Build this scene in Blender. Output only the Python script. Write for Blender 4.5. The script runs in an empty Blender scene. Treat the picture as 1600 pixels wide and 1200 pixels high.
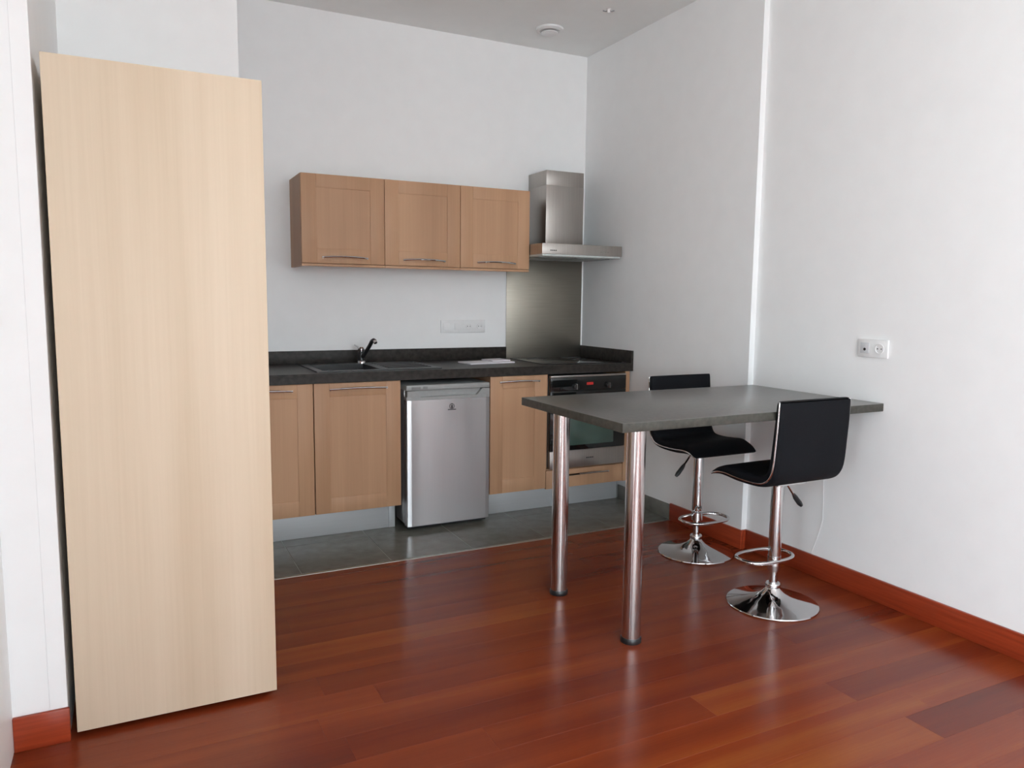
import bpy, bmesh, math, random
from mathutils import Vector, Matrix

random.seed(7)
SC = bpy.context.scene
COL = SC.collection

# ------------------------------------------------------------------ camera
YAW, PIT, ROLL, FPX = 0.46528, -0.11080, 0.01025, 1183.4
cd = bpy.data.cameras.new('camera')
cam = bpy.data.objects.new('camera', cd)
COL.objects.link(cam)
cd.sensor_fit = 'HORIZONTAL'
cd.sensor_width = 36.0
cd.lens = 36.0 * FPX / 1600.0
cd.clip_start = 0.05
_f = Vector((math.sin(YAW) * math.cos(PIT), math.cos(YAW) * math.cos(PIT), math.sin(PIT)))
_r = Vector((math.cos(YAW), -math.sin(YAW), 0))
_u = _r.cross(_f)
_R = math.cos(ROLL) * _r + math.sin(ROLL) * _u
_U = -math.sin(ROLL) * _r + math.cos(ROLL) * _u
cam.matrix_world = Matrix(((_R.x, _U.x, -_f.x, -2.960), (_R.y, _U.y, -_f.y, -4.760),
                           (_R.z, _U.z, -_f.z, 1.3532), (0, 0, 0, 1)))
SC.camera = cam

# ------------------------------------------------------------------ light and exposure
SC.view_settings.view_transform = 'Standard'
SC.view_settings.look = 'None'
SC.view_settings.gamma = 1.0
SC.view_settings.use_curve_mapping = False
SC.view_settings.exposure = 0.0
SC.cycles.max_bounces = 10
SC.cycles.diffuse_bounces = 6
SC.cycles.glossy_bounces = 5
SC.cycles.caustics_reflective = False
SC.cycles.sample_clamp_indirect = 6.0

SKY = 15.4
world = bpy.data.worlds.new('overcast_sky')
SC.world = world
world.use_nodes = True
wn, wl = world.node_tree.nodes, world.node_tree.links
bg = wn['Background']
tc = wn.new('ShaderNodeTexCoord')
sx = wn.new('ShaderNodeSeparateXYZ')
rp = wn.new('ShaderNodeValToRGB')
rp.color_ramp.elements[0].position = 0.49
rp.color_ramp.elements[0].color = (0.86, 0.94, 0.97, 1)
rp.color_ramp.elements[1].position = 0.53
rp.color_ramp.elements[1].color = (0.86, 0.985, 1.06, 1)
mp = wn.new('ShaderNodeMapRange')
mp.inputs['From Min'].default_value = -1
mp.inputs['From Max'].default_value = 1
wl.new(tc.outputs['Generated'], sx.inputs[0])
wl.new(sx.outputs['Z'], mp.inputs['Value'])
wl.new(mp.outputs[0], rp.inputs['Fac'])
wl.new(rp.outputs['Color'], bg.inputs['Color'])
bg.inputs['Strength'].default_value = SKY

# unseen window openings, placed and sized for the light they give: FRONT ones in the wall behind the camera (x0, x1, z0, z1),
# SIDE ones in the left wall beside and behind the camera (y0, y1, z0, z1); daylight portals fill them
XL, XR, YF, H = -3.335, 0.036, -8.60, 3.062
FRONT = [(-3.05, -1.75, 0.35, 2.65), (-1.05, -0.55, 0.35, 2.65)]
SIDE = [(-8.2, -7.15, 0.35, 2.65), (-6.85, -5.8, 0.35, 2.65), (-4.45, -3.95, 0.04, 1.80)]  # last one kept low and narrow to brighten the lower right wall


def portal(loc, rot, w, h):
    ld = bpy.data.lights.new('daylight_portal', 'AREA')
    ld.shape = 'RECTANGLE'
    ld.size, ld.size_y = w, h
    ld.cycles.is_portal = True
    lo = bpy.data.objects.new('daylight_portal', ld)
    COL.objects.link(lo)
    lo.location = loc
    lo.rotation_euler = rot


for a, b, c, e in FRONT:      # shines towards +Y
    portal(((a + b) / 2, YF - .02, (c + e) / 2), (math.radians(90), 0, 0), b - a, e - c)
for a, b, c, e in SIDE:       # shines towards +X
    portal((XL - .02, (a + b) / 2, (c + e) / 2), (math.radians(90), 0, math.radians(-90)), b - a, e - c)


# ------------------------------------------------------------------ material helpers
def new_mat(name, base, rough=0.5, metal=0.0, spec=0.5, coat=0.0, coat_rough=0.1):
    m = bpy.data.materials.new(name)
    m.use_nodes = True
    p = m.node_tree.nodes['Principled BSDF']
    p.inputs['Base Color'].default_value = (*base, 1)
    p.inputs['Roughness'].default_value = rough
    p.inputs['Metallic'].default_value = metal
    p.inputs['Specular IOR Level'].default_value = spec
    p.inputs['Coat Weight'].default_value = coat
    p.inputs['Coat Roughness'].default_value = coat_rough
    return m, m.node_tree.nodes, m.node_tree.links, p


def coords(n, l, scale, seed=True):
    t = n.new('ShaderNodeTexCoord')
    src = t.outputs['Object']
    if seed:
        oi = n.new('ShaderNodeObjectInfo')
        ml = n.new('ShaderNodeMath')
        ml.operation = 'MULTIPLY'
        ml.inputs[1].default_value = 37.0
        l.new(oi.outputs['Random'], ml.inputs[0])
        ad = n.new('ShaderNodeVectorMath')
        ad.operation = 'ADD'
        l.new(src, ad.inputs[0])
        l.new(ml.outputs[0], ad.inputs[1])
        src = ad.outputs[0]
    mpn = n.new('ShaderNodeMapping')
    mpn.inputs['Scale'].default_value = scale
    l.new(src, mpn.inputs['Vector'])
    return mpn.outputs[0]


def noise(n, l, vec, scale=1.0, detail=3.0, rough=0.5):
    t = n.new('ShaderNodeTexNoise')
    t.inputs['Scale'].default_value = scale
    t.inputs['Detail'].default_value = detail
    t.inputs['Roughness'].default_value = rough
    l.new(vec, t.inputs['Vector'])
    return t.outputs['Fac']


def ramp(n, l, fac, stops):
    r = n.new('ShaderNodeValToRGB')
    e = r.color_ramp.elements
    e[0].position, e[0].color = stops[0][0], (*stops[0][1], 1)
    e[1].position, e[1].color = stops[-1][0], (*stops[-1][1], 1)
    for pos, c in stops[1:-1]:
        k = e.new(pos)
        k.color = (*c, 1)
    l.new(fac, r.inputs['Fac'])
    return r.outputs['Color']


def mix(n, l, fac, a, b, mode='MIX'):
    m = n.new('ShaderNodeMix')
    m.data_type = 'RGBA'
    m.blend_type = mode
    for sock, v in ((m.inputs[0], fac), (m.inputs[6], a), (m.inputs[7], b)):
        if hasattr(v, 'links'):
            l.new(v, sock)
        else:
            sock.default_value = v if not isinstance(v, tuple) else (*v, 1)
    return m.outputs[2]


def bump(n, l, p, h, strength=0.1, dist=0.002):
    b = n.new('ShaderNodeBump')
    b.inputs['Strength'].default_value = strength
    b.inputs['Distance'].default_value = dist
    l.new(h, b.inputs['Height'])
    l.new(b.outputs[0], p.inputs['Normal'])


def c_mul(c, k):
    return tuple(x * k for x in c)


def speckled(name, base, rough, amount=0.06, scale=60.0, bumpk=0.0, **kw):
    m, n, l, p = new_mat(name, base, rough, **kw)
    f = noise(n, l, coords(n, l, (scale,) * 3, False), 1.0, 4)
    l.new(ramp(n, l, f, [(0.3, c_mul(base, 1 - amount)), (0.7, c_mul(base, 1 + amount))]), p.inputs['Base Color'])
    if bumpk:
        bump(n, l, p, f, bumpk, 0.001)
    return m


def oak(name, dark, light, band=0.35, rough=0.5):
    m, n, l, p = new_mat(name, light, rough, spec=0.35)
    fine = noise(n, l, coords(n, l, (90, 90, 1.6)), 1.0, 4, 0.6)
    wide = noise(n, l, coords(n, l, (7.5, 7.5, 0.25)), 1.0, 1.5)
    mm = n.new('ShaderNodeMath')
    mm.operation = 'MULTIPLY_ADD'
    l.new(wide, mm.inputs[0])
    mm.inputs[1].default_value = 1.0 - band * 0.2
    sub = n.new('ShaderNodeMath')
    sub.operation = 'MULTIPLY'
    l.new(fine, sub.inputs[0])
    sub.inputs[1].default_value = band
    l.new(sub.outputs[0], mm.inputs[2])
    l.new(ramp(n, l, mm.outputs[0], [(0.35, dark), (0.95, light)]), p.inputs['Base Color'])
    bump(n, l, p, fine, 0.06, 0.0006)
    return m


def brushed(name, base, rough, vec_scale, amt=0.12, metal=1.0, rvar=0.15):
    m, n, l, p = new_mat(name, base, rough, metal)
    f = noise(n, l, coords(n, l, vec_scale, False), 1.0, 3)
    l.new(ramp(n, l, f, [(0.2, c_mul(base, 1 - amt)), (0.8, c_mul(base, 1 + amt))]), p.inputs['Base Color'])
    mr = n.new('ShaderNodeMapRange')
    mr.inputs['To Min'].default_value = rough * (1 - rvar)
    mr.inputs['To Max'].default_value = rough * (1 + rvar)
    l.new(f, mr.inputs['Value'])
    l.new(mr.outputs[0], p.inputs['Roughness'])
    return m


M = {}
M['paint'] = speckled('white_wall_paint', (0.87, 0.87, 0.87), 0.75, 0.012, 9.0, spec=0.25)
M['ceil'] = speckled('white_ceiling_paint', (0.86, 0.87, 0.86), 0.85, 0.012, 9.0, spec=0.2)
M['gloss_white'] = speckled('white_gloss_trim', (0.82, 0.82, 0.81), 0.4, 0.01, 20.0)
M['plastic_white'] = speckled('white_plastic', (0.80, 0.80, 0.80), 0.4, 0.02, 40.0)
M['plastic_grey'] = speckled('grey_plastic', (0.60, 0.61, 0.63), 0.45, 0.03, 40.0)
M['oak_pale'] = oak('pale_oak', (0.59, 0.46, 0.325), (0.74, 0.61, 0.47), 0.30)
M['oak'] = oak('honey_oak', (0.385, 0.212, 0.118), (0.545, 0.322, 0.188), 0.35)
M['oak_side'] = oak('brown_oak_edge', (0.30, 0.165, 0.10), (0.42, 0.245, 0.15), 0.35)
M['stone'] = speckled('dark_stone_laminate', (0.030, 0.0255, 0.0225), 0.42, 0.45, 38.0, 0.02, spec=0.18)
M['table'] = speckled('grey_brown_stone_laminate', (0.080, 0.074, 0.065), 0.30, 0.28, 45.0, 0.02, spec=0.8, coat=0.35, coat_rough=0.28)
M['table_edge'] = speckled('darker_grey_brown_laminate', (0.058, 0.055, 0.046), 0.5, 0.3, 45.0, 0.0, spec=0.3)  # tabletop sides and underside, darker and less glossy than the top
M['tile'] = speckled('grey_floor_tile', (0.155, 0.150, 0.130), 0.20, 0.14, 14.0, 0.01, spec=0.5)
M['grout'] = speckled('grey_grout', (0.24, 0.235, 0.215), 0.8, 0.1, 80.0)
M['strip'] = brushed('brushed_edge_strip', (0.40, 0.385, 0.35), 0.45, (3, 200, 200))
M['kick'] = brushed('silver_kickboard', (0.47, 0.475, 0.48), 0.5, (2, 200, 160), 0.04, 0.3)
M['chrome'] = brushed('chrome', (0.66, 0.655, 0.66), 0.06, (40, 40, 40), 0.01, 1.0, 0.0)
M['steel_leg'] = brushed('polished_steel_leg', (0.54, 0.485, 0.475), 0.16, (60, 60, 0.6), 0.015, 1.0, 0.0)
M['steel'] = brushed('brushed_steel', (0.45, 0.42, 0.39), 0.34, (250, 250, 4), 0.10)
M['steel_plate'] = brushed('brushed_steel_backplate', (0.35, 0.32, 0.272), 0.42, (4, 4, 260), 0.10)
M['silver'] = brushed('silver_lacquer', (0.50, 0.495, 0.50), 0.25, (220, 220, 3), 0.02, 0.65, 0.05)
_m = M['silver']
_n, _l, _p = _m.node_tree.nodes, _m.node_tree.links, _m.node_tree.nodes['Principled BSDF']
_t = _n.new('ShaderNodeTangent')
_t.direction_type, _t.axis = 'RADIAL', 'Z'
_l.new(_t.outputs[0], _p.inputs['Tangent'])
_p.inputs['Anisotropic'].default_value = 0.9
_p.inputs['Anisotropic Rotation'].default_value = 0.25
M['dark_grey'] = speckled('dark_grey_plastic', (0.20, 0.20, 0.20), 0.45, 0.06, 50.0)
M['mid_grey'] = speckled('grey_appliance_plastic', (0.30, 0.305, 0.30), 0.42, 0.05, 50.0)
M['fabric'] = speckled('black_upholstery', (0.006, 0.0065, 0.0085), 0.65, 0.35, 350.0, 0.15, spec=0.12)
M['black'] = speckled('black_plastic', (0.012, 0.012, 0.013), 0.35, 0.2, 60.0)
M['sink'] = speckled('black_composite_sink', (0.022, 0.022, 0.023), 0.38, 0.3, 180.0)
M['shadow_black'] = speckled('black_gap_shade', (0.008, 0.008, 0.010), 0.8, 0.1, 40.0)  # shade of the gaps at the floor, put into a near-black colour
M['glass_black'] = speckled('black_glass', (0.008, 0.009, 0.009), 0.06, 0.1, 20.0, spec=0.6)
M['glass_teal_glow'] = speckled('oven_glass_teal_glow', (0.055, 0.10, 0.082), 0.05, 0.1, 10.0, spec=0.9)  # teal glow inside the oven, put into the base colour of the glass
M['hob_mark'] = speckled('grey_hob_print', (0.09, 0.09, 0.09), 0.2, 0.05, 40.0)
M['paper'] = speckled('white_paper', (0.74, 0.71, 0.74), 0.6, 0.03, 50.0)
M['paper_b'] = speckled('lilac_white_paper', (0.72, 0.66, 0.70), 0.6, 0.05, 30.0)
M['mark'] = speckled('dark_grey_print', (0.03, 0.03, 0.033), 0.7, 0.1, 50.0, spec=0.1)
M['lens'] = speckled('frosted_lamp_lens', (0.55, 0.58, 0.56), 0.3, 0.05, 60.0)
M['mesh'] = speckled('grease_filter', (0.30, 0.31, 0.30), 0.45, 0.4, 400.0, 0.2, metal=0.8)

mm_, n_, l_, p_ = new_mat('red_oven_display', (0.15, 0.01, 0.01), 0.3)
p_.inputs['Emission Color'].default_value = (1.0, 0.07, 0.06, 1)
_nz = noise(n_, l_, coords(n_, l_, (120, 120, 120), False), 1.0, 2)
_mr = n_.new('ShaderNodeMapRange')
_mr.inputs['To Min'].default_value = 0.10
_mr.inputs['To Max'].default_value = 0.40
l_.new(_nz, _mr.inputs['Value'])
l_.new(_mr.outputs[0], p_.inputs['Emission Strength'])
M['display'] = mm_


def make_merbau():
    """Glossy red-brown hardwood; every plank carries its own 'tone' (0 dark .. 1 orange)."""
    m, n, l, p = new_mat('merbau_planks', (0.2, 0.05, 0.02), 0.24, spec=0.36)
    at = n.new('ShaderNodeAttribute')
    at.attribute_type = 'OBJECT'
    at.attribute_name = 'tone'
    streak = noise(n, l, coords(n, l, (0.8, 12, 1)), 1.0, 1.2, 0.4)
    grain = noise(n, l, coords(n, l, (5, 150, 1)), 1.0, 3, 0.6)
    a = n.new('ShaderNodeMath')
    a.operation = 'MULTIPLY_ADD'
    l.new(streak, a.inputs[0])
    a.inputs[1].default_value = 0.72
    a.inputs[2].default_value = -0.37
    b = n.new('ShaderNodeMath')
    tr = n.new('ShaderNodeMapRange')
    tr.inputs['To Min'].default_value = 0.20
    tr.inputs['To Max'].default_value = 0.84
    l.new(at.outputs['Fac'], tr.inputs['Value'])
    l.new(tr.outputs[0], b.inputs[0])
    l.new(a.outputs[0], b.inputs[1])
    g = n.new('ShaderNodeMath')
    g.operation = 'MULTIPLY_ADD'
    l.new(grain, g.inputs[0])
    g.inputs[1].default_value = 0.22
    l.new(b.outputs[0], g.inputs[2])
    l.new(ramp(n, l, g.outputs[0], [(0.0, (0.070, 0.015, 0.010)), (0.40, (0.138, 0.020, 0.0075)),
                                    (0.75, (0.212, 0.037, 0.010)), (1.10, (0.265, 0.068, 0.014))]),
          p.inputs['Base Color'])
    mr = n.new('ShaderNodeMapRange')
    mr.inputs['To Min'].default_value = 0.21
    mr.inputs['To Max'].default_value = 0.27
    l.new(grain, mr.inputs['Value'])
    l.new(mr.outputs[0], p.inputs['Roughness'])
    bump(n, l, p, grain, 0.03, 0.0005)
    return m


M['merbau'] = make_merbau()
_m, _n, _l, _p = new_mat('red_hardwood_skirting', (0.30, 0.04, 0.014), 0.32, spec=0.4)
_g = noise(_n, _l, coords(_n, _l, (4, 4, 90), False), 1.0, 3)
_l.new(ramp(_n, _l, _g, [(0.25, (0.235, 0.030, 0.010)), (0.75, (0.36, 0.052, 0.017))]), _p.inputs['Base Color'])
M['skirt'] = _m


# ------------------------------------------------------------------ geometry helpers
def offset_of(parent):
    v = Vector((0, 0, 0))
    while parent is not None:
        v += parent.location
        parent = parent.parent
    return v


def obj(name, bm, mat, parent=None, smooth=40, local=False):
    """Link bm (built in world coordinates unless local) as ONE mesh object."""
    if parent is not None and not local:
        bmesh.ops.translate(bm, verts=bm.verts, vec=-offset_of(parent))
    bmesh.ops.recalc_face_normals(bm, faces=bm.faces)
    if smooth:
        lim = math.radians(smooth)
        for f in bm.faces:
            f.smooth = True
        for e in bm.edges:
            e.smooth = not (len(e.link_faces) == 2 and e.calc_face_angle(0.0) > lim)
    me = bpy.data.meshes.new(name)
    bm.to_mesh(me)
    bm.free()
    me.materials.append(M[mat] if isinstance(mat, str) else mat)
    o = bpy.data.objects.new(name, me)
    COL.objects.link(o)
    if parent is not None:
        o.parent = parent
    return o


def tag(o, label, cat, group=None):
    o['label'] = label
    o['category'] = cat
    if group:
        o['group'] = group
    return o


def thing(name, label, cat, loc=(0, 0, 0), rotz=0.0, group=None):
    o = bpy.data.objects.new(name, None)
    o.empty_display_size = 0.05
    COL.objects.link(o)
    o.location = loc
    o.rotation_euler = (0, 0, rotz)
    return tag(o, label, cat, group)


def struct(name, bm, mat, parent=None, smooth=0):
    o = obj(name, bm, mat, parent, smooth)
    if parent is None:
        o['kind'] = 'structure'
    return o


def BM():
    return bmesh.new()


def bx(bm, x0, x1, y0, y1, z0, z1, bev=0.0, seg=2):
    r = bmesh.ops.create_cube(bm, size=1.0)
    vs = r['verts']
    for v in vs:
        v.co = Vector((x0 + (v.co.x + .5) * (x1 - x0), y0 + (v.co.y + .5) * (y1 - y0), z0 + (v.co.z + .5) * (z1 - z0)))
    if bev > 0:
        es = list({e for v in vs for e in v.link_edges})
        bmesh.ops.bevel(bm, geom=es, offset=bev, segments=seg, profile=0.5, affect='EDGES', clamp_overlap=True)
    return bm


def box(*a, **k):
    return bx(BM(), *a, **k)


def ring_of(bm, c, ax, ay, r, n):
    return [bm.verts.new(c + ax * (r * math.cos(2 * math.pi * i / n)) + ay * (r * math.sin(2 * math.pi * i / n))) for i in range(n)]


def bridge(bm, a, b):
    n = len(a)
    for i in range(n):
        bm.faces.new((a[i], a[(i + 1) % n], b[(i + 1) % n], b[i]))


def cyl(bm, p0, p1, r0, r1=None, n=24, cap=True):
    p0, p1 = Vector(p0), Vector(p1)
    r1 = r0 if r1 is None else r1
    d = (p1 - p0).normalized()
    ax = d.orthogonal().normalized()
    ay = d.cross(ax)
    a, b = ring_of(bm, p0, ax, ay, r0, n), ring_of(bm, p1, ax, ay, r1, n)
    bridge(bm, a, b)
    if cap:
        bm.faces.new(a)
        bm.faces.new(b)
    return bm


def tube(bm, pts, r, n=10, closed=False):
    pts = [Vector(p) for p in pts]
    m = len(pts)
    rings, up = [], None
    for i in range(m):
        if closed:
            d = pts[(i + 1) % m] - pts[i - 1]
        else:
            d = pts[min(i + 1, m - 1)] - pts[max(i - 1, 0)]
        d.normalize()
        if up is None:
            up = d.orthogonal().normalized()
        up = (up - d * up.dot(d)).normalized()
        rr = r[i] if isinstance(r, (list, tuple)) else r
        rings.append(ring_of(bm, pts[i], up, d.cross(up), rr, n))
    for i in range(m - 1):
        bridge(bm, rings[i], rings[i + 1])
    if closed:
        # match the twist of the last ring to the first
        a, b = rings[-1], rings[0]
        k = min(range(n), key=lambda s: sum((a[j].co - b[(j + s) % n].co).length for j in range(n)))
        bridge(bm, a, b[k:] + b[:k])
    else:
        bm.faces.new(rings[0])
        bm.faces.new(rings[-1])
    return bm


def lathe(bm, prof, cx=0, cy=0, n=48):
    """prof: list of (r, z) from bottom to top."""
    rings = []
    for r, z in prof:
        if r < 1e-6:
            rings.append([bm.verts.new((cx, cy, z))])
        else:
            rings.append([bm.verts.new((cx + r * math.cos(2 * math.pi * i / n), cy + r * math.sin(2 * math.pi * i / n), z)) for i in range(n)])
    for a, b in zip(rings, rings[1:]):
        for i in range(n):
            j = (i + 1) % n
            if len(a) == 1 and len(b) > 1:
                bm.faces.new((a[0], b[j], b[i]))
            elif len(b) == 1 and len(a) > 1:
                bm.faces.new((a[i], a[j], b[0]))
            elif len(a) > 1:
                bm.faces.new((a[i], a[j], b[j], b[i]))
    return bm


def prism(bm, pts, axis, a, b, bev=0.0):
    """Extrude a 2-D outline: axis 'z' takes (x, y), 'y' takes (x, z), 'x' takes (y, z)."""
    def P(q, t):
        return {'z': (q[0], q[1], t), 'y': (q[0], t, q[1]), 'x': (t, q[0], q[1])}[axis]
    lo = [bm.verts.new(P(q, a)) for q in pts]
    hi = [bm.verts.new(P(q, b)) for q in pts]
    bridge(bm, lo, hi)
    fs = [bm.faces.new(lo), bm.faces.new(hi)]
    if bev:
        es = list({e for f in fs for e in f.edges})
        bmesh.ops.bevel(bm, geom=es, offset=bev, segments=2, profile=0.5, affect='EDGES')
    return bm


# ------------------------------------------------------------------ room shell
YT = -1.093          # where the kitchen tiles meet the wood floor
WY = -2.202          # face of the white wall pier and of the tall cabinet
XN = -2.49           # right end of the niche wall above the tall cabinet
XK = -2.62           # hidden left end of the kitchen recess
ST = -1.699          # step in the right-hand wall

floor = struct('floor', box(XL - .15, XR + .15, YF - .2, 0.15, -0.12, -0.013), 'grout')
ceiling = struct('ceiling', box(XL - .15, XR + .15, YF - .2, 0.15, H, H + 0.12), 'ceil')
struct('wall_back', box(XL - .15, 0.15, 0.0, 0.15, -0.012, H), 'paint')
bm = BM()
prism(bm, [(0.0, 0.0), (0.0, ST), (XR, ST), (XR, YF), (0.18, YF), (0.18, 0.0)], 'z', -0.012, H)
struct('wall_right', bm, 'paint')
bm = BM()
ys = [YF] + [v for w in SIDE for v in w[:2]] + [WY]
for i in range(0, len(ys), 2):
    bx(bm, XL - .15, XL, ys[i], ys[i + 1], -0.012, H)
for a, b, c, e in SIDE:
    bx(bm, XL - .15, XL, a, b, -0.012, c)
    bx(bm, XL - .15, XL, a, b, e, H)
struct('wall_left', bm, 'paint')
struct('wall_pier', box(XL - .15, -3.181, WY, -1.09, -0.012, H), 'paint')
bm = BM()
bx(bm, XL - .15, XN, -1.09, -0.99, -0.012, H)
bx(bm, XL - .15, XK, -0.99, 0.0, -0.012, H)
struct('wall_niche', bm, 'paint')
bm = BM()
xs = [XL - .15] + [v for w in FRONT for v in w[:2]] + [XR + .15]
for i in range(0, len(xs), 2):
    bx(bm, xs[i], xs[i + 1], YF - .2, YF, -0.012, H)
for a, b, c, e in FRONT:
    bx(bm, a, b, YF - .2, YF, -0.012, c)
    bx(bm, a, b, YF - .2, YF, e, H)
struct('wall_front', bm, 'paint')


def window(i, a, b, c, e, side):
    bm = BM()
    for q in ((a, a + .06, c, e), (b - .06, b, c, e), ((a + b) / 2 - .045, (a + b) / 2 + .045, c + .06, e - .06),
              (a + .06, b - .06, c, c + .06), (a + .06, b - .06, e - .06, e)):
        if side:
            bx(bm, XL - .13, XL - .07, q[0], q[1], q[2], q[3], 0.004)
        else:
            bx(bm, q[0], q[1], YF - .16, YF - .10, q[2], q[3], 0.004)
    struct('window_%d' % i, bm, 'gloss_white')


for i, q in enumerate([(w, 0) for w in FRONT] + [(w, 1) for w in SIDE]):
    window(i + 1, *q[0], q[1])

# skirting boards
HB = 0.106


def skirting(name, pts, h, d):
    """pts: run along a wall; d: outward normal per board."""
    bm = BM()
    for (x0, y0, x1, y1, nx, ny) in pts:
        t = 0.015
        xa, xb = sorted((x0, x1))
        ya, yb = sorted((y0, y1))
        if nx:
            xa, xb = (x0 - t, x0) if nx < 0 else (x0, x0 + t)
        else:
            ya, yb = (y0 - t, y0) if ny < 0 else (y0, y0 + t)
        bx(bm, xa, xb, ya, yb, 0.0, h, 0.003)
    return struct(name, bm, 'skirt', smooth=40)


skirting('baseboard_right', [(0.0, YT, 0.0, ST - .015, -1, 0), (0.0, ST, XR - .0155, ST, 0, -1), (XR, ST, XR, YF + .02, -1, 0)], HB, -1)
skirting('baseboard_left', [(XL + .012, WY, -3.176, WY, 0, -1)], HB, -1)
# grey tile skirting beside the kitchen floor
bm = BM()
bx(bm, -0.010, 0.0, YT, -0.765, 0.0, HB - .01, 0.002)
bx(bm, -0.010, 0.0, -0.762, -0.52, 0.0, HB - .01, 0.002)
struct('baseboard_kitchen', bm, 'tile', smooth=40)
# white casing on the pier and on the left wall
struct('trim_1', box(-3.228, -3.181, WY - .0025, WY, HB, H, 0.001), 'paint')
struct('trim_2', box(XL, XL + .012, WY - .26, WY - .002, 0.0, 2.3, 0.003), 'gloss_white')

# floor planks, every board a piece of its own
PITCH = 0.1365
edges = [YT - .012]
y = -2.28 + PITCH * 8
while y > YT - .05:
    y -= PITCH
while y > -3.8:
    edges.append(y)
    y -= PITCH
JOINTS = {-1.734: [(-1.36, 0.42, 0.55)], -2.28: [(-2.25, 0.62, 0.42)], -2.69: [(-2.015, 0.60, 0.36)],
          -2.826: [(-1.29, 0.42, 0.82)], -2.9625: [(-0.79, 0.60, 0.33)], -3.2355: [(-0.732, 0.80, 0.22)]}
TONES = {-1.187: .50, -1.325: .42, -1.461: .34, -1.598: .32, -1.871: .80, -2.007: .52, -2.144: .40, -2.4165: .52,
         -2.553: .26, -3.099: .78, -3.372: .66}


def near(dct, v):
    for k in dct:
        if abs(k - v) < 0.02:
            return dct[k]
    return None


def plank(x0, x1, y0, y1, tone):
    g, b, z = 0.0001, 0.0004, 0.0
    X0, X1, Y0, Y1 = x0 + g, x1 - g, y0 + g, y1 - g
    vs = [(X0, Y0, -.013), (X1, Y0, -.013), (X1, Y1, -.013), (X0, Y1, -.013),
          (X0, Y0, z - b), (X1, Y0, z - b), (X1, Y1, z - b), (X0, Y1, z - b),
          (X0 + b, Y0 + b, z), (X1 - b, Y0 + b, z), (X1 - b, Y1 - b, z), (X0 + b, Y1 - b, z)]
    fs = [(8, 9, 10, 11), (3, 2, 1, 0)]
    for k in range(4):
        j = (k + 1) % 4
        fs += [(k, j, 4 + j, 4 + k), (4 + k, 4 + j, 8 + j, 8 + k)]
    me = bpy.data.meshes.new('plank')
    me.from_pydata(vs, [], fs)
    me.materials.append(M['merbau'])
    o = bpy.data.objects.new('plank', me)
    COL.objects.link(o)
    o.parent = floor
    o['tone'] = tone
    return o


rnd = random.Random(3)
for ya, yb in zip(edges, edges[1:]):
    js = near(JOINTS, ya)
    base = near(TONES, ya)
    if js is None:
        base = base if base is not None else rnd.uniform(.3, .7)
        cut = rnd.uniform(XL + .3, XL + 1.0)
        cuts = [(cut, base + rnd.uniform(-.15, .15), base)]
        k = cut + rnd.uniform(1.7, 2.3)
        if k < XR - .25:
            cuts.append((k, None, base + rnd.uniform(-.15, .15)))
    else:
        cuts = list(js)
        k = js[0][0] - 1.9
        if k > XL + .2:
            cuts.insert(0, (k, rnd.uniform(.3, .7), js[0][1]))
        k = js[0][0] + 1.8
        if k < XR - .25:
            cuts.append((k, None, rnd.uniform(.35, .6)))
    x = XL
    tone = cuts[0][1]
    for cx_, _, t in cuts:
        plank(x, cx_, yb, ya, tone)
        x, tone = cx_, t
    plank(x, XR, yb, ya, tone)
# boards behind the camera, joined
bm = BM()
y = edges[-1]
while y > YF:
    bx(bm, XL, XR, max(y - PITCH, YF) + .0004, y - .0004, -.013, 0.0)
    y -= PITCH
o = obj('planks_behind', bm, 'merbau', floor, 0)
o['kind'] = 'stuff'
o['tone'] = 0.55

# tiles and the metal edge strip
tx = [XK, -2.26, -1.80, -1.34, -0.88, -0.42, 0.0]
obj('grout_bed', box(XK, 0.0, -0.17, YT + .012, -.0125, -.0011), 'grout', floor, 0)
for ya, yb in ((YT + .012, -0.633), (-0.633, -0.173)):
    for a, b in zip(tx, tx[1:]):
        obj('tile', box(a + .0015, b - .0015, ya + .0015, yb - .0015, -.013, 0.0, 0.0008, 1), 'tile', floor, 40)
obj('edge_strip', box(XN, 0.0, YT - .012, YT + .012, -.013, 0.0015, 0.0007), 'strip', floor)

# ------------------------------------------------------------------ tall cabinet on the left
t = thing('tall_cabinet', 'tall pale oak cupboard with one plain full-height front beside the white wall', 'cabinet', (-2.8625, -1.90, 0))
obj('carcass', box(-3.158, -2.567, WY + .020, -1.30, 0.09, 2.026, 0.001), 'oak_pale', t)
obj('front_panel', box(-3.160, -2.565, WY, WY + .019, 0.016, 2.028, 0.0015), 'oak_pale', t)
obj('plinth', box(-3.150, -2.575, WY + .075, -1.32, 0.0, 0.09), 'shadow_black', t)['label'] = 'recessed plinth, black for the shade under the front panel'


# ------------------------------------------------------------------ kitchen units
def shaker(x0, x1, y, z0, z1, st=0.085, top=None, th=0.02, rec=0.004):
    """Framed door, front face at y, with a recessed middle panel."""
    top = st if top is None else top
    bm = BM()
    b = 0.0015
    bx(bm, x0, x0 + st, y, y + th, z0, z1, b)
    bx(bm, x1 - st, x1, y, y + th, z0, z1, b)
    bx(bm, x0 + st, x1 - st, y, y + th, z0, z0 + st, b)
    bx(bm, x0 + st, x1 - st, y, y + th, z1 - top, z1, b)
    bx(bm, x0 + st - .002, x1 - st + .002, y + rec, y + th - .002, z0 + st - .002, z1 - top + .002)
    return bm


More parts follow.
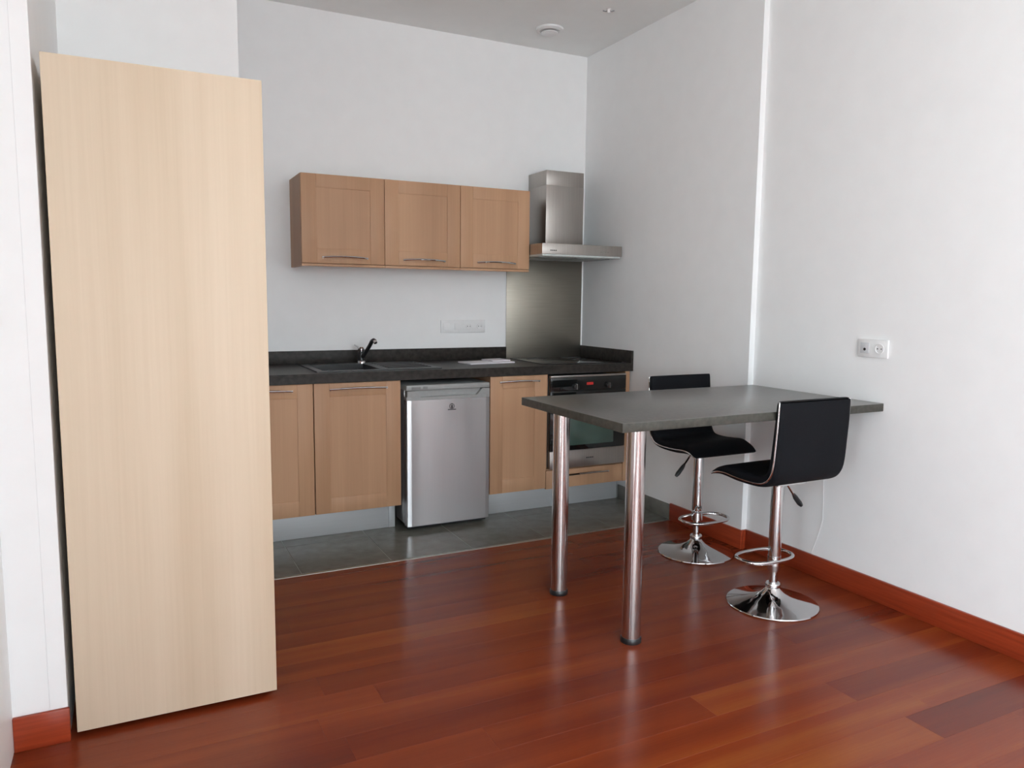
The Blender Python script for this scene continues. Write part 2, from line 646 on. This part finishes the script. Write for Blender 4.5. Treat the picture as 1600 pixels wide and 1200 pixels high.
def bow_handle(xc, y, z, w, parent):
    """Slim arched bar pull, centred on xc, standing off the door face at y."""
    pts = []
    n = 14
    for i in range(n + 1):
        s = i / n * 2 - 1
        pts.append((xc + s * w / 2, y - 0.006 - 0.020 * (1 - abs(s) ** 2.6), z + 0.006 * (1 - s * s) - .003))
    bm = tube(BM(), pts, 0.0055, 8)
    for s in (-1, 1):
        cyl(bm, (xc + s * (w / 2 - .004), y, z - .003), (xc + s * (w / 2 - .004), y - .010, z - .003), 0.006, n=10)
    return obj('handle', bm, 'chrome', parent, 40)


ZW0, ZW1 = 0.892, 0.945          # worktop underside and top
YD = -0.640                      # face of the base doors
ZD0 = 0.162                      # bottom of the base doors
# sink unit with two doors
t = thing('sink_cabinet', 'oak base unit with two framed doors under the black sink', 'cabinet', (-2.10, -0.33, 0))
bm = BM()
bx(bm, -2.598, -2.580, -0.618, -0.02, ZD0, ZW0 - .001)
bx(bm, -1.622, -1.604, -0.618, -0.02, ZD0, ZW0 - .001)
bx(bm, -2.580, -1.622, -0.618, -0.02, ZD0, ZD0 + .018)
bx(bm, -2.580, -1.622, -0.026, -0.02, ZD0 + .018, ZW0 - .001)
bx(bm, -2.580, -1.622, -0.618, -0.602, ZW0 - .05, ZW0 - .001)
obj('carcass', bm, 'oak_side', t, 0)
for (a, b, hx, hw) in ((-2.598, -2.097, -2.365, .32), (-2.092, -1.603, -1.845, .325)):
    d = obj('door', shaker(a, b, YD, ZD0, ZW0 - .003, 0.085, 0.075), 'oak', t)
    bow_handle(hx, YD, 0.857, hw, d)
# narrow unit between fridge and oven
t = thing('narrow_cabinet', 'narrow oak base unit with one framed door between fridge and oven', 'cabinet', (-0.84, -0.33, 0))
obj('carcass', box(-1.036, -0.648, -0.618, -0.02, ZD0, ZW0 - .001), 'oak_side', t, 0)
d = obj('door', shaker(-1.037, -0.647, YD, ZD0, ZW0 - .003, 0.085, 0.075), 'oak', t)
bow_handle(-0.838, YD, 0.856, 0.275, d)
# oven housing
t = thing('oven_cabinet', 'oak housing around the oven with a drawer below it', 'cabinet', (-0.335, -0.33, 0))
bm = BM()
bx(bm, -0.056, -0.020, -0.642, -0.02, ZD0 - .01, ZW0 - .001, 0.001)
bx(bm, -0.645, -0.629, -0.618, -0.02, ZD0, ZW0 - .001)
bx(bm, -0.629, -0.056, -0.618, -0.02, ZD0, ZD0 + .016)
bx(bm, -0.629, -0.056, -0.618, -0.02, 0.262, 0.277)
obj('carcass', bm, 'oak', t, 0)
d = obj('drawer', box(-0.643, -0.058, YD, YD + .02, ZD0 - .008, 0.272, 0.0015), 'oak', t)
bow_handle(-0.335, YD, 0.236, 0.33, d)

# kickboards
o = obj('kickboard', box(-2.60, -1.603, -0.512, -0.497, 0.0, 0.155, 0.001), 'kick')
tag(o, 'silver kickboard below the sink unit, left of the fridge', 'kickboard', 'kickboards under the base units')
obj('end_cap', box(-1.640, -1.602, -0.517, -0.495, 0.0, 0.157, 0.0015), 'kick', o)
o = obj('kickboard', box(-1.03, -0.012, -0.512, -0.497, 0.0, 0.150, 0.001), 'kick')
tag(o, 'silver kickboard below the narrow unit and the oven', 'kickboard', 'kickboards under the base units')

# worktop with the sink cut-out
WF = -0.652
SX0, SX1, SY0, SY1 = -2.030, -1.690, -0.565, -0.185     # bowl opening
bm = BM()
bx(bm, XK + .001, SX0, WF, -0.001, ZW0, ZW1)
bx(bm, SX1, -0.001, WF, -0.001, ZW0, ZW1)
bx(bm, SX0, SX1, WF, SY0, ZW0, ZW1)
bx(bm, SX0, SX1, SY1, -0.001, ZW0, ZW1)
bmesh.ops.remove_doubles(bm, verts=bm.verts, dist=1e-5)
w = obj('worktop', bm, 'stone', None, 0)
tag(w, 'long dark brown stone-look kitchen worktop with upstands along the walls', 'worktop')
obj('upstand', box(XK + .001, -0.626, -0.018, -0.001, ZW1, 1.026, 0.001), 'stone', w)
obj('upstand', box(-0.018, -0.001, WF, -0.012, ZW1, 1.026, 0.001), 'stone', w)

# sink
t = thing('sink', 'black composite inset sink with a bowl and a ribbed drainer', 'sink', (-1.70, -0.38, ZW1))
ZR = ZW1 + .007
bm = BM()
bx(bm, -2.065, SX0, -0.600, -0.090, ZW1, ZR)
bx(bm, SX1, -1.335, -0.600, -0.090, ZW1, ZR)
bx(bm, SX0, SX1, -0.600, SY0, ZW1, ZR)
bx(bm, SX0, SX1, SY1, -0.090, ZW1, ZR)
bmesh.ops.remove_doubles(bm, verts=bm.verts, dist=1e-5)
obj('rim', bm, 'sink', t, 0)
bm = BM()
e = 0.004
bx(bm, SX0, SX0 + e, SY0, SY1, 0.785, ZR)
bx(bm, SX1 - e, SX1, SY0, SY1, 0.785, ZR)
bx(bm, SX0 + e, SX1 - e, SY0, SY0 + e, 0.785, ZR)
bx(bm, SX0 + e, SX1 - e, SY1 - e, SY1, 0.785, ZR)
bx(bm, SX0, SX1, SY0, SY1, 0.780, 0.785)
obj('bowl', bm, 'sink', t, 0)
obj('drain', lathe(BM(), [(0.045, .785), (0.045, .788), (0.034, .790), (0.030, .787), (0, .787)], (SX0 + SX1) / 2, -0.375, 24), 'chrome', t)
bm = BM()
for i in range(7):
    yy = -0.53 + i * 0.055
    bx(bm, -1.640, -1.375, yy, yy + .014, ZR, ZR + .004, 0.0018)
obj('drainer_ribs', bm, 'sink', t)

# mixer tap
TX, TY = -1.694, -0.150
t = thing('kitchen_tap', 'black and chrome kitchen mixer tap behind the sink', 'tap', (TX, TY, ZR))
obj('base_ring', lathe(BM(), [(0, ZR), (.027, ZR), (.027, ZR + .008), (.022, ZR + .016), (0, ZR + .016)], TX, TY, 24), 'chrome', t)
obj('body', lathe(BM(), [(0, ZR + .014), (.021, ZR + .014), (.021, ZR + .07), (.0195, ZR + .074), (0, ZR + .074)], TX, TY, 24), 'black', t)
lv = obj('lever', lathe(BM(), [(0, ZR + .074), (.019, ZR + .074), (.020, ZR + .092), (.013, ZR + .101), (0, ZR + .101)], TX, TY, 24), 'chrome', t)
obj('lever_arm', tube(BM(), [(TX - .005, TY + .006, ZR + .092), (TX - .018, TY + .03, ZR + .105), (TX - .028, TY + .050, ZR + .112)], [.006, .005, .004], 8), 'chrome', lv)
sp = [(TX, TY, ZR + .030), (TX + .012, TY - .035, ZR + .060), (TX + .028, TY - .085, ZR + .110), (TX + .036, TY - .115, ZR + .143), (TX + .041, TY - .132, ZR + .149), (TX + .044, TY - .145, ZR + .145)]
so = obj('spout', tube(BM(), sp, [.013, .013, .012, .012, .0125, .0125], 14), 'black', t)
obj('aerator', cyl(BM(), sp[-1], Vector(sp[-1]) + Vector((.003, -.010, -.012)), 0.0125, 0.011, 14), 'chrome', so)

# leaflets on the worktop
bm = BM()
prism(bm, [(-1.085, -0.245), (-0.760, -0.215), (-0.745, -0.385), (-1.068, -0.412)], 'z', ZW1 + .0005, ZW1 + .009)
o = tag(obj('leaflet', bm, 'paper', None, 0), 'wide white leaflet lying flat on the worktop beside the hob', 'leaflet', 'leaflets on the worktop')
bm = BM()
prism(bm, [(-0.900, -0.205), (-0.760, -0.190), (-0.750, -0.330), (-0.888, -0.350)], 'z', ZW1 + .0095, ZW1 + .017)
o = tag(obj('leaflet', bm, 'paper_b', None, 0), 'small lilac-white booklet lying on top of the wide white leaflet', 'leaflet', 'leaflets on the worktop')

# ceramic hob
t = thing('ceramic_hob', 'black glass ceramic hob set in the worktop below the cooker hood', 'hob', (-0.335, -0.32, ZW1))
obj('glass_plate', box(-0.625, -0.045, -0.585, -0.070, ZW1, ZW1 + .005, 0.002), 'glass_black', t)
for cx_, cy_, r in ((-0.48, -0.20, .075), (-0.19, -0.20, .09), (-0.48, -0.44, .09), (-0.19, -0.44, .075)):
    z = ZW1 + .0051
    obj('cooking_zone', lathe(BM(), [(r - .003, z), (r - .003, z + .0004), (r, z + .0004), (r, z), (r - .003, z)], cx_, cy_, 36), 'hob_mark', t, 0)

# steel plate behind the hob
o = obj('backplate', box(-0.623, -0.014, -0.006, -0.0005, ZW1 + .0005, 1.632, 0.0008), 'steel_plate')
tag(o, 'brushed steel splashback plate on the wall behind the hob', 'splashback')

# cooker hood
t = thing('cooker_hood', 'T-shaped stainless steel cooker hood with a square chimney above the hob', 'hood', (-0.31, -0.25, 1.631))
HZ0, HZ1, HY = 1.634, 1.713, -0.496
obj('canopy', box(-0.615, -0.006, HY, -0.001, HZ0 + .012, HZ1, 0.0012), 'steel', t)
obj('underside', box(-0.609, -0.012, HY + .008, -0.004, HZ0, HZ0 + .013, 0.001), 'lens', t)
for a, b in ((-0.585, -0.318), (-0.302, -0.036)):
    obj('grease_filter', box(a, b, HY + .10, -0.09, HZ0 - .004, HZ0 + .001, 0.001), 'mesh', t)
for a in (-0.50, -0.18):
    obj('hood_lamp', lathe(BM(), [(0, HZ0 - .003), (.028, HZ0 - .003), (.030, HZ0), (0, HZ0)], a, HY + .055, 20), 'lens', t)
bm = BM()
bx(bm, -0.458, -0.167, -0.256, -0.001, HZ1, 2.115, 0.0015)
ch = obj('chimney', bm, 'steel', t)
obj('upper_sleeve', box(-0.4575, -0.1675, -0.2555, -0.001, 2.115, 2.212, 0.0015), 'steel', t)
bm = BM()
for i in range(4):
    x = -0.556 + i * .0125
    bx(bm, x, x + .009, HY - .0006, HY + .001, 1.666, 1.673)
obj('maker_mark', bm, 'mark', t, 0)
for i in range(4):
    xx = -0.170 + i * 0.018
    obj('button', cyl(BM(), (xx, HY + .001, 1.671), (xx, HY - .003, 1.671), 0.0052, n=14), 'strip', t)

# wall cabinets
UZ0, UZ1, UY = 1.534, 2.053, -0.328
ux = [-2.080, -1.592, -1.105, -0.617]
UL = ['leftmost oak wall cabinet with its brown side panel in view',
      'middle oak wall cabinet of the row of three above the sink wall',
      'rightmost oak wall cabinet next to the cooker hood chimney']
for i in range(3):
    a, b = ux[i] + .0006, ux[i + 1] - .0006
    t = thing('wall_cabinet', UL[i], 'cabinet', ((a + b) / 2, -0.16, UZ0), 0, 'oak wall cabinets')
    bm = BM()
    bx(bm, a, a + .018, UY + .0215, -.001, UZ0 + (.013 if i else 0), UZ1)
    bx(bm, b - .018, b, UY + .0215, -.001, UZ0 + .013, UZ1)
    bx(bm, a + .018, b - .018, UY + .0215, -.001, UZ1 - .018, UZ1)
    bx(bm, a + .018, b - .018, UY + .0215, -.001, UZ0 + .014, UZ0 + .032)
    bx(bm, a + .018, b - .018, -.008, -.001, UZ0 + .032, UZ1 - .018)
    obj('carcass', bm, 'oak_side', t, 0)
    obj('light_rail', box(a, b, UY + .004, UY + .0212, UZ0, UZ0 + .014, 0.001), 'oak', t)
    d = obj('door', shaker(a + .001, b - .001, UY, UZ0 + .017, UZ1, 0.085, 0.075), 'oak', t)
    bow_handle((a + b) / 2 + .005, UY, 1.588, 0.268, d)

# ------------------------------------------------------------------ fridge
FX0, FX1, FY = -1.573, -1.048, -0.662
t = thing('fridge', 'small silver under-counter fridge standing between the oak base units', 'fridge', (-1.31, -0.35, 0))
obj('body', box(FX0 + .002, FX1 - .002, FY + .055, -0.06, 0.035, 0.835, 0.006), 'silver', t)
obj('top_panel', box(FX0, FX1, FY + .006, -0.05, 0.828, 0.859, 0.006), 'mid_grey', t)
bm = BM()


def door_profile(x0, x1, yb, yf):
    """Plan of the fridge door: flat front with a sloping facet down each side."""
    left = [(0, .0130), (.0010, .0092), (.0030, .0068), (.0045, .0058), (.0240, .0011), (.0270, .0002), (.030, 0)]
    return ([(x0, yb)] + [(x0 + a, yf + b) for a, b in left] + [(x1 - a, yf + b) for a, b in reversed(left)] + [(x1, yb)])


prism(bm, door_profile(FX0, FX1, FY + .05, FY), 'z', 0.030, 0.772)
dr = obj('door', bm, 'silver', t, 8)
# grey grip strip across the top of the door with a scooped hand-hold
bm = BM()
prism(bm, door_profile(FX0, FX1, FY + .05, FY), 'z', 0.7725, 0.790)
prism(bm, [(FX0 + .004, 0.790), (FX0 + .085, 0.790), (FX0 + .050, 0.826), (FX0 + .004, 0.826)], 'y', FY + .002, FY + .05)
prism(bm, [(FX1 - .004, 0.790), (FX1 - .085, 0.790), (FX1 - .050, 0.826), (FX1 - .004, 0.826)], 'y', FY + .002, FY + .05)
bx(bm, FX0 + .05, FX1 - .05, FY + .026, FY + .05, 0.790, 0.826)
obj('grip_strip', bm, 'mid_grey', dr, 0)
bm = BM()
bx(bm, FX0 + .03, FX0 + .085, FY + .003, FY + .007, 0.836, 0.851, 0.001)
bx(bm, FX0 + .10, FX0 + .128, FY + .003, FY + .007, 0.836, 0.851, 0.001)
obj('button_row', bm, 'dark_grey', t)
obj('hinge', box(FX1 - .03, FX1 - .006, FY + .010, FY + .045, 0.8262, 0.8278), 'chrome', t, 0)
# maker's emblem: a small figure on a bar
bm = BM()
yb = FY - .0008
bx(bm, -1.322, -1.270, yb, FY + .001, 0.706, 0.7115)
bx(bm, -1.3015, -1.2905, yb, FY + .001, 0.713, 0.735)
cyl(bm, (-1.296, yb, 0.7415), (-1.296, FY + .001, 0.7415), 0.0045, n=12)
for s in (-1, 1):
    arc = [(-1.296 + s * (.008 + .006 * math.sin(math.pi * k / 6)), FY - .0002, 0.714 + .028 * k / 6) for k in range(7)]
    tube(bm, arc, 0.0019, 6)
obj('emblem', bm, 'mark', dr, 0)
obj('base_grille', box(FX0 + .012, FX1 - .012, FY + .035, FY + .06, 0.010, 0.034), 'shadow_black', t, 0)
for x in (FX0 + .04, FX1 - .04):
    for yy in (FY + .09, -0.12):
        obj('foot', cyl(BM(), (x, yy, 0.0), (x, yy, 0.036), 0.018, n=14), 'black', t)

# ------------------------------------------------------------------ oven
OX0, OX1, OY = -0.627, -0.058, -0.655
t = thing('oven', 'built-in black glass oven with a red display under the hob', 'oven', (-0.342, -0.35, 0.278))
obj('body', box(OX0 + .01, OX1 - .01, OY + .025, -0.06, 0.290, 0.862), 'dark_grey', t, 0)
cp = obj('control_panel', box(OX0, OX1, OY, OY + .024, 0.781, 0.868, 0.0015), 'glass_black', t)
obj('trim_strip', box(OX0, OX1, OY - .002, OY + .022, 0.8685, 0.880, 0.0012), 'steel', t)
obj('display', box(-0.362, -0.312, OY - .0008, OY + .001, 0.815, 0.832), 'display', cp, 0)
for x in (-0.446, -0.197):
    k = obj('knob', lathe(BM(), [(0, 0), (.019, 0), (.018, .018), (.014, .020), (0, .020)], 0, 0, 24), 'black', cp, 40, True)
    k.data.transform(Matrix.Translation(Vector((x, OY, 0.807)) - offset_of(cp)) @ Matrix.Rotation(math.radians(90), 4, 'X'))
    k.data.update()
    obj('pointer', box(x - .0022, x + .0022, OY - .0215, OY - .019, 0.790, 0.826, 0.0008), 'chrome', k)
od = obj('oven_door', box(OX0, OX1, OY, OY + .024, 0.398, 0.7795, 0.0015), 'glass_black', t)
obj('window_glass', box(OX0 + .09, OX1 - .09, OY - .0012, OY + .001, 0.428, 0.69, 0.0005), 'glass_teal_glow', od)
bm = tube(BM(), [(OX0 + .07, OY - .042, 0.735), (OX1 - .07, OY - .042, 0.735)], 0.010, 14)
for x in (OX0 + .10, OX1 - .10):
    cyl(bm, (x, OY + .001, 0.735), (x, OY - .040, 0.735), 0.007, n=12)
obj('handle', bm, 'steel', od)
ls = obj('lower_strip', box(OX0, OX1, OY - .002, OY + .022, 0.284, 0.3965, 0.0012), 'steel', t)
bm = BM()
for i in range(4):
    x = -0.356 + i * .0145
    bx(bm, x, x + .011, OY - .0028, OY - .001, 0.336, 0.344)
obj('maker_mark', bm, 'mark', ls, 0)

# ------------------------------------------------------------------ bar table
TXL, TYB, TYF, TZ, TT = -1.374, -1.700, -2.504, 0.909, 0.036
t = thing('bar_table', 'high grey-brown table fixed to the right wall on two steel legs', 'table', (-0.67, -2.1, 0))
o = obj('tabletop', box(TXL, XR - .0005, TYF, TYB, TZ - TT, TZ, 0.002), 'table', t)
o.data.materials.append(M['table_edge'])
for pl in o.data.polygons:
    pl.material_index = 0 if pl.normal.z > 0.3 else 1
for (x, y) in ((-1.235, -1.830), (-1.224, -2.385)):
    lg = obj('leg', cyl(BM(), (x, y, 0.022), (x, y, TZ - TT - .006), 0.0375, n=72), 'steel_leg', t)
    obj('foot_ring', lathe(BM(), [(0, 0), (.041, 0), (.042, .004), (.042, .016), (.039, .022), (0, .022)], x, y, 32), 'black', lg)
    obj('top_flange', lathe(BM(), [(0, TZ - TT - .012), (.05, TZ - TT - .012), (.052, TZ - TT), (0, TZ - TT)], x, y, 32), 'steel_leg', lg)

# ------------------------------------------------------------------ bar stools
PROF = [(-.180, .948, .006), (-.179, .940, .015), (-.175, .86, .019), (-.168, .77, .021), (-.162, .70, .023), (-.152, .65, .025),
        (-.128, .616, .025), (-.088, .601, .024), (-.02, .598, .025), (.05, .601, .027), (.11, .606, .026), (.155, .600, .018),
        (.186, .589, .011), (.208, .577, .004)]


def resample(pr, k=4):
    out = []
    n = len(pr)
    for i in range(n - 1):
        p0, p1, p2, p3 = (Vector(pr[max(0, min(n - 1, i + d))]) for d in (-1, 0, 1, 2))
        for j in range(k):
            s = j / k
            out.append(0.5 * ((2 * p1) + (p2 - p0) * s + (2 * p0 - 5 * p1 + 4 * p2 - p3) * s * s + (3 * p1 - p0 - 3 * p2 + p3) * s ** 3))
    out.append(Vector(pr[-1]))
    return out


CURVE = resample(PROF)


def pad(i0, i1, hw=0.205):
    """Upholstered slab along the profile from sample i0 to i1, with soft side edges."""
    bm = BM()
    cols = [(-1, .30), (-.985, .72), (-.95, .93), (-.88, 1), (-.45, 1.05), (0, 1.08), (.45, 1.05), (.88, 1), (.95, .93), (.985, .72), (1, .30)]
    fr, bk = [], []
    n = len(CURVE)
    for i in range(i0, i1 + 1):
        a, b = CURVE[max(0, i - 1)], CURVE[min(n - 1, i + 1)]
        d = Vector((b.x - a.x, b.y - a.y)).normalized()
        nrm = Vector((-d.y, d.x))              # towards the sitter
        c = CURVE[i]
        end = min(1.0, min(i, n - 1 - i) / 5.0)
        w = hw * (0.955 + 0.045 * math.sqrt(max(0.0, 1 - (1 - end) ** 2)))
        f_, b_ = [], []
        for s, h in cols:
            hh = c.z * h
            f_.append(bm.verts.new((s * w, c.x + nrm.x * hh, c.y + nrm.y * hh)))
            b_.append(bm.verts.new((s * w, c.x - nrm.x * c.z * min(1, h), c.y - nrm.y * c.z * min(1, h))))
        fr.append(f_)
        bk.append(b_)
    m = len(cols)
    for A in (fr, bk):
        for r0, r1 in zip(A, A[1:]):
            for j in range(m - 1):
                bm.faces.new((r0[j], r0[j + 1], r1[j + 1], r1[j]))
    for k in range(len(fr) - 1):
        for j in (0, m - 1):
            bm.faces.new((fr[k][j], fr[k + 1][j], bk[k + 1][j], bk[k][j]))
    for k in (0, len(fr) - 1):
        for j in range(m - 1):
            bm.faces.new((fr[k][j], fr[k][j + 1], bk[k][j + 1], bk[k][j]))
    return bm


def stool(label, loc, rot, z_thick):
    t = thing('bar_stool', label, 'stool', loc, rot, 'black bar stools at the table')
    k = next(i for i, c in enumerate(CURVE) if c.x > -.11 and c.y < .64)
    obj('backrest', pad(0, k), 'fabric', t, 60, True)
    obj('seat', pad(k, len(CURVE) - 1), 'fabric', t, 60, True)
    # chrome piping that follows both side edges of the shell
    for s in (-1, 1):
        n = len(CURVE)
        pts = []
        for i in range(1, n - 1):
            a, b = CURVE[i - 1], CURVE[i + 1]
            d = Vector((b.x - a.x, b.y - a.y)).normalized()
            c = CURVE[i]
            end = min(1.0, min(i, n - 1 - i) / 5.0)
            w = 0.205 * (0.955 + 0.045 * math.sqrt(max(0.0, 1 - (1 - end) ** 2)))
            pts.append((s * (w + .001), c.x + d.y * c.z * .30, c.y - d.x * c.z * .30))
        obj('edge_piping', tube(BM(), pts, 0.0042, 8), 'chrome', t, 60, True)
    # swivel plate, lever, column
    bm = BM()
    prism(bm, [(-.085, -.085), (.085, -.085), (.085, .085), (-.085, .085)], 'z', .566, .578)
    lathe(bm, [(.0285, .545), (.032, .552), (.034, .566)], 0, 0, 28)
    obj('seat_plate', bm, 'chrome', t, 40, True)
    lv = obj('lever', tube(BM(), [(.02, .0, .560), (.060, .0, .540), (.088, .0, .505), (.104, .0, .488)], 0.005, 8), 'chrome', t, 40, True)
    obj('grip', tube(BM(), [(.098, 0, .495), (.112, 0, .478), (.140, 0, .448), (.152, 0, .436)], [.007, .011, .012, .008], 12), 'black', lv, 40, True)
    obj('gas_column', lathe(BM(), [(.0, z_thick), (.0265, z_thick), (.0275, z_thick + .006), (.0275, .548), (0, .548)], 0, 0, 32), 'chrome', t, 40, True)
    obj('piston', cyl(BM(), (0, 0, .085), (0, 0, z_thick + .01), 0.0185, n=28), 'chrome', t, 40, True)
    # D-shaped footrest ring clamped to the column
    pts = []
    for i in range(40):
        a = 2 * math.pi * i / 40
        ca, sa = math.cos(a), math.sin(a)
        pts.append((0.138 * math.copysign(abs(ca) ** .75, ca), 0.058 + 0.082 * math.copysign(abs(sa) ** .75, sa), 0.203))
    fr = obj('footrest', tube(BM(), pts, 0.0085, 10, True), 'chrome', t, 60, True)
    bm = lathe(BM(), [(.0195, .180), (.029, .182), (.029, .224), (.0195, .226)], 0, 0, 28)
    obj('clamp', bm, 'chrome', fr, 40, True)
    # trumpet base
    obj('base', lathe(BM(), [(0, 0), (.198, 0), (.201, .003), (.199, .007), (.17, .0125), (.12, .023), (.08, .037), (.05, .054), (.033, .072), (.029, .080), (0, .080)], 0, 0, 64), 'chrome', t, 50, True)
    obj('collar', lathe(BM(), [(.0, .079), (.031, .079), (.033, .082), (.033, .095), (.030, .099), (0, .099)], 0, 0, 32), 'chrome', t, 40, True)
    return t


stool('black bar stool in front of the table, its backrest towards the room', (-0.420, -2.345, 0), 0.0, 0.155)
stool('black bar stool behind the table, nearer the oven, facing the room', (-0.270, -1.645, 0), math.pi, 0.235)


# ------------------------------------------------------------------ sockets, cord, ceiling fittings
def y_plate(name, x0, x1, z0, z1, parent):
    return obj(name, box(x0, x1, -.011, -.0005, z0, z1, 0.003), 'plastic_white', parent)


t = thing('socket_panel', 'white row of two switches and two sockets on the wall above the worktop', 'socket', (-0.95, 0, 1.17))
y_plate('plate', -1.112, -0.787, 1.128, 1.214, t)
for i in range(4):
    cx_ = -1.112 + .325 * (i + .5) / 4
    bm = BM()
    if i < 2:
        bx(bm, cx_ - .023, cx_ + .023, -.0145, -.010, 1.148, 1.194, 0.0015)
        obj('rocker', bm, 'plastic_white', t)
    else:
        lathe(bm, [(.021, 0), (.021, .003), (.017, .003), (.016, .001), (0, .001)], 0, 0, 24)
        o = obj('outlet', bm, 'plastic_white', t, 40, True)
        o.data.transform(Matrix.Translation(Vector((cx_, -.011, 1.171)) - offset_of(t)) @ Matrix.Rotation(math.radians(90), 4, 'X'))
        bm = BM()
        for s in (-1, 1):
            cyl(bm, (cx_ + s * .0095, -.0118, 1.171), (cx_ + s * .0095, -.0126, 1.171), 0.003, n=8)
        obj('pin_holes', bm, 'black', o, 0)

t = thing('wall_socket', 'white double wall socket on the right wall above the table', 'socket', (XR, -2.434, 1.15))
obj('plate', box(XR - .011, XR - .0005, -2.513, -2.358, 1.110, 1.192, 0.003), 'plastic_white', t)
i_ = obj('aerial_outlet', box(XR - .0135, XR - .010, -2.418, -2.373, 1.128, 1.176, 0.0015), 'plastic_grey', t)
obj('jack_hole', cyl(BM(), (XR - .013, -2.397, 1.146), (XR - .0145, -2.397, 1.146), 0.0065, n=16), 'black', i_)
bm = lathe(BM(), [(.023, 0), (.023, .0035), (.019, .0035), (.018, .001), (0, .001)], 0, 0, 28)
o = obj('power_outlet', bm, 'plastic_white', t, 40, True)
o.data.transform(Matrix.Translation(Vector((XR - .0108, -2.472, 1.151)) - offset_of(t)) @ Matrix.Rotation(math.radians(-90), 4, 'Y'))
bm = BM()
for s in (-1, 1):
    cyl(bm, (XR - .0113, -2.472 + s * .0095, 1.151), (XR - .0124, -2.472 + s * .0095, 1.151), 0.003, n=10)
obj('pin_holes', bm, 'black', o, 0)

pts = [(XR - .004, -2.205, .868), (XR - .005, -2.203, .70), (XR - .006, -2.206, .46), (XR - .006, -2.214, .30), (XR - .007, -2.185, .19), (XR - .012, -2.160, .110)]
tag(obj('white_cord', tube(BM(), pts, 0.0012, 8), 'paint'), 'thin white cord hanging down the right wall below the table', 'cord')

t = thing('ceiling_vent', 'white round extractor vent on the ceiling near the back corner', 'vent', (-0.515, -0.37, H))
obj('frame', lathe(BM(), [(0, H), (.088, H), (.085, H - .010), (.066, H - .018), (.060, H - .012), (0, H - .012)], -0.515, -0.37, 36), 'plastic_white', t)
obj('valve_disc', lathe(BM(), [(0, H - .034), (.040, H - .034), (.053, H - .028), (.053, H - .024), (.012, H - .022), (.012, H - .010)], -0.515, -0.37, 32), 'plastic_white', t)
t = thing('ceiling_hook', 'tiny white fitting with two wire ends on the ceiling', 'fitting', (-0.371, -0.822, H))
obj('cap', lathe(BM(), [(0, H - .022), (.007, H - .022), (.009, H - .016), (.009, H - .004), (.016, H), (0, H)], -0.371, -0.822, 18), 'plastic_white', t)
obj('wire_end', tube(BM(), [(-0.401, -0.806, H - .010), (-0.385, -0.814, H - .014), (-0.372, -0.8215, H - .008)], 0.003, 8), 'dark_grey', t)
obj('wire_end', tube(BM(), [(-0.341, -0.838, H - .010), (-0.357, -0.830, H - .014), (-0.370, -0.8225, H - .008)], 0.003, 8), 'dark_grey', t)
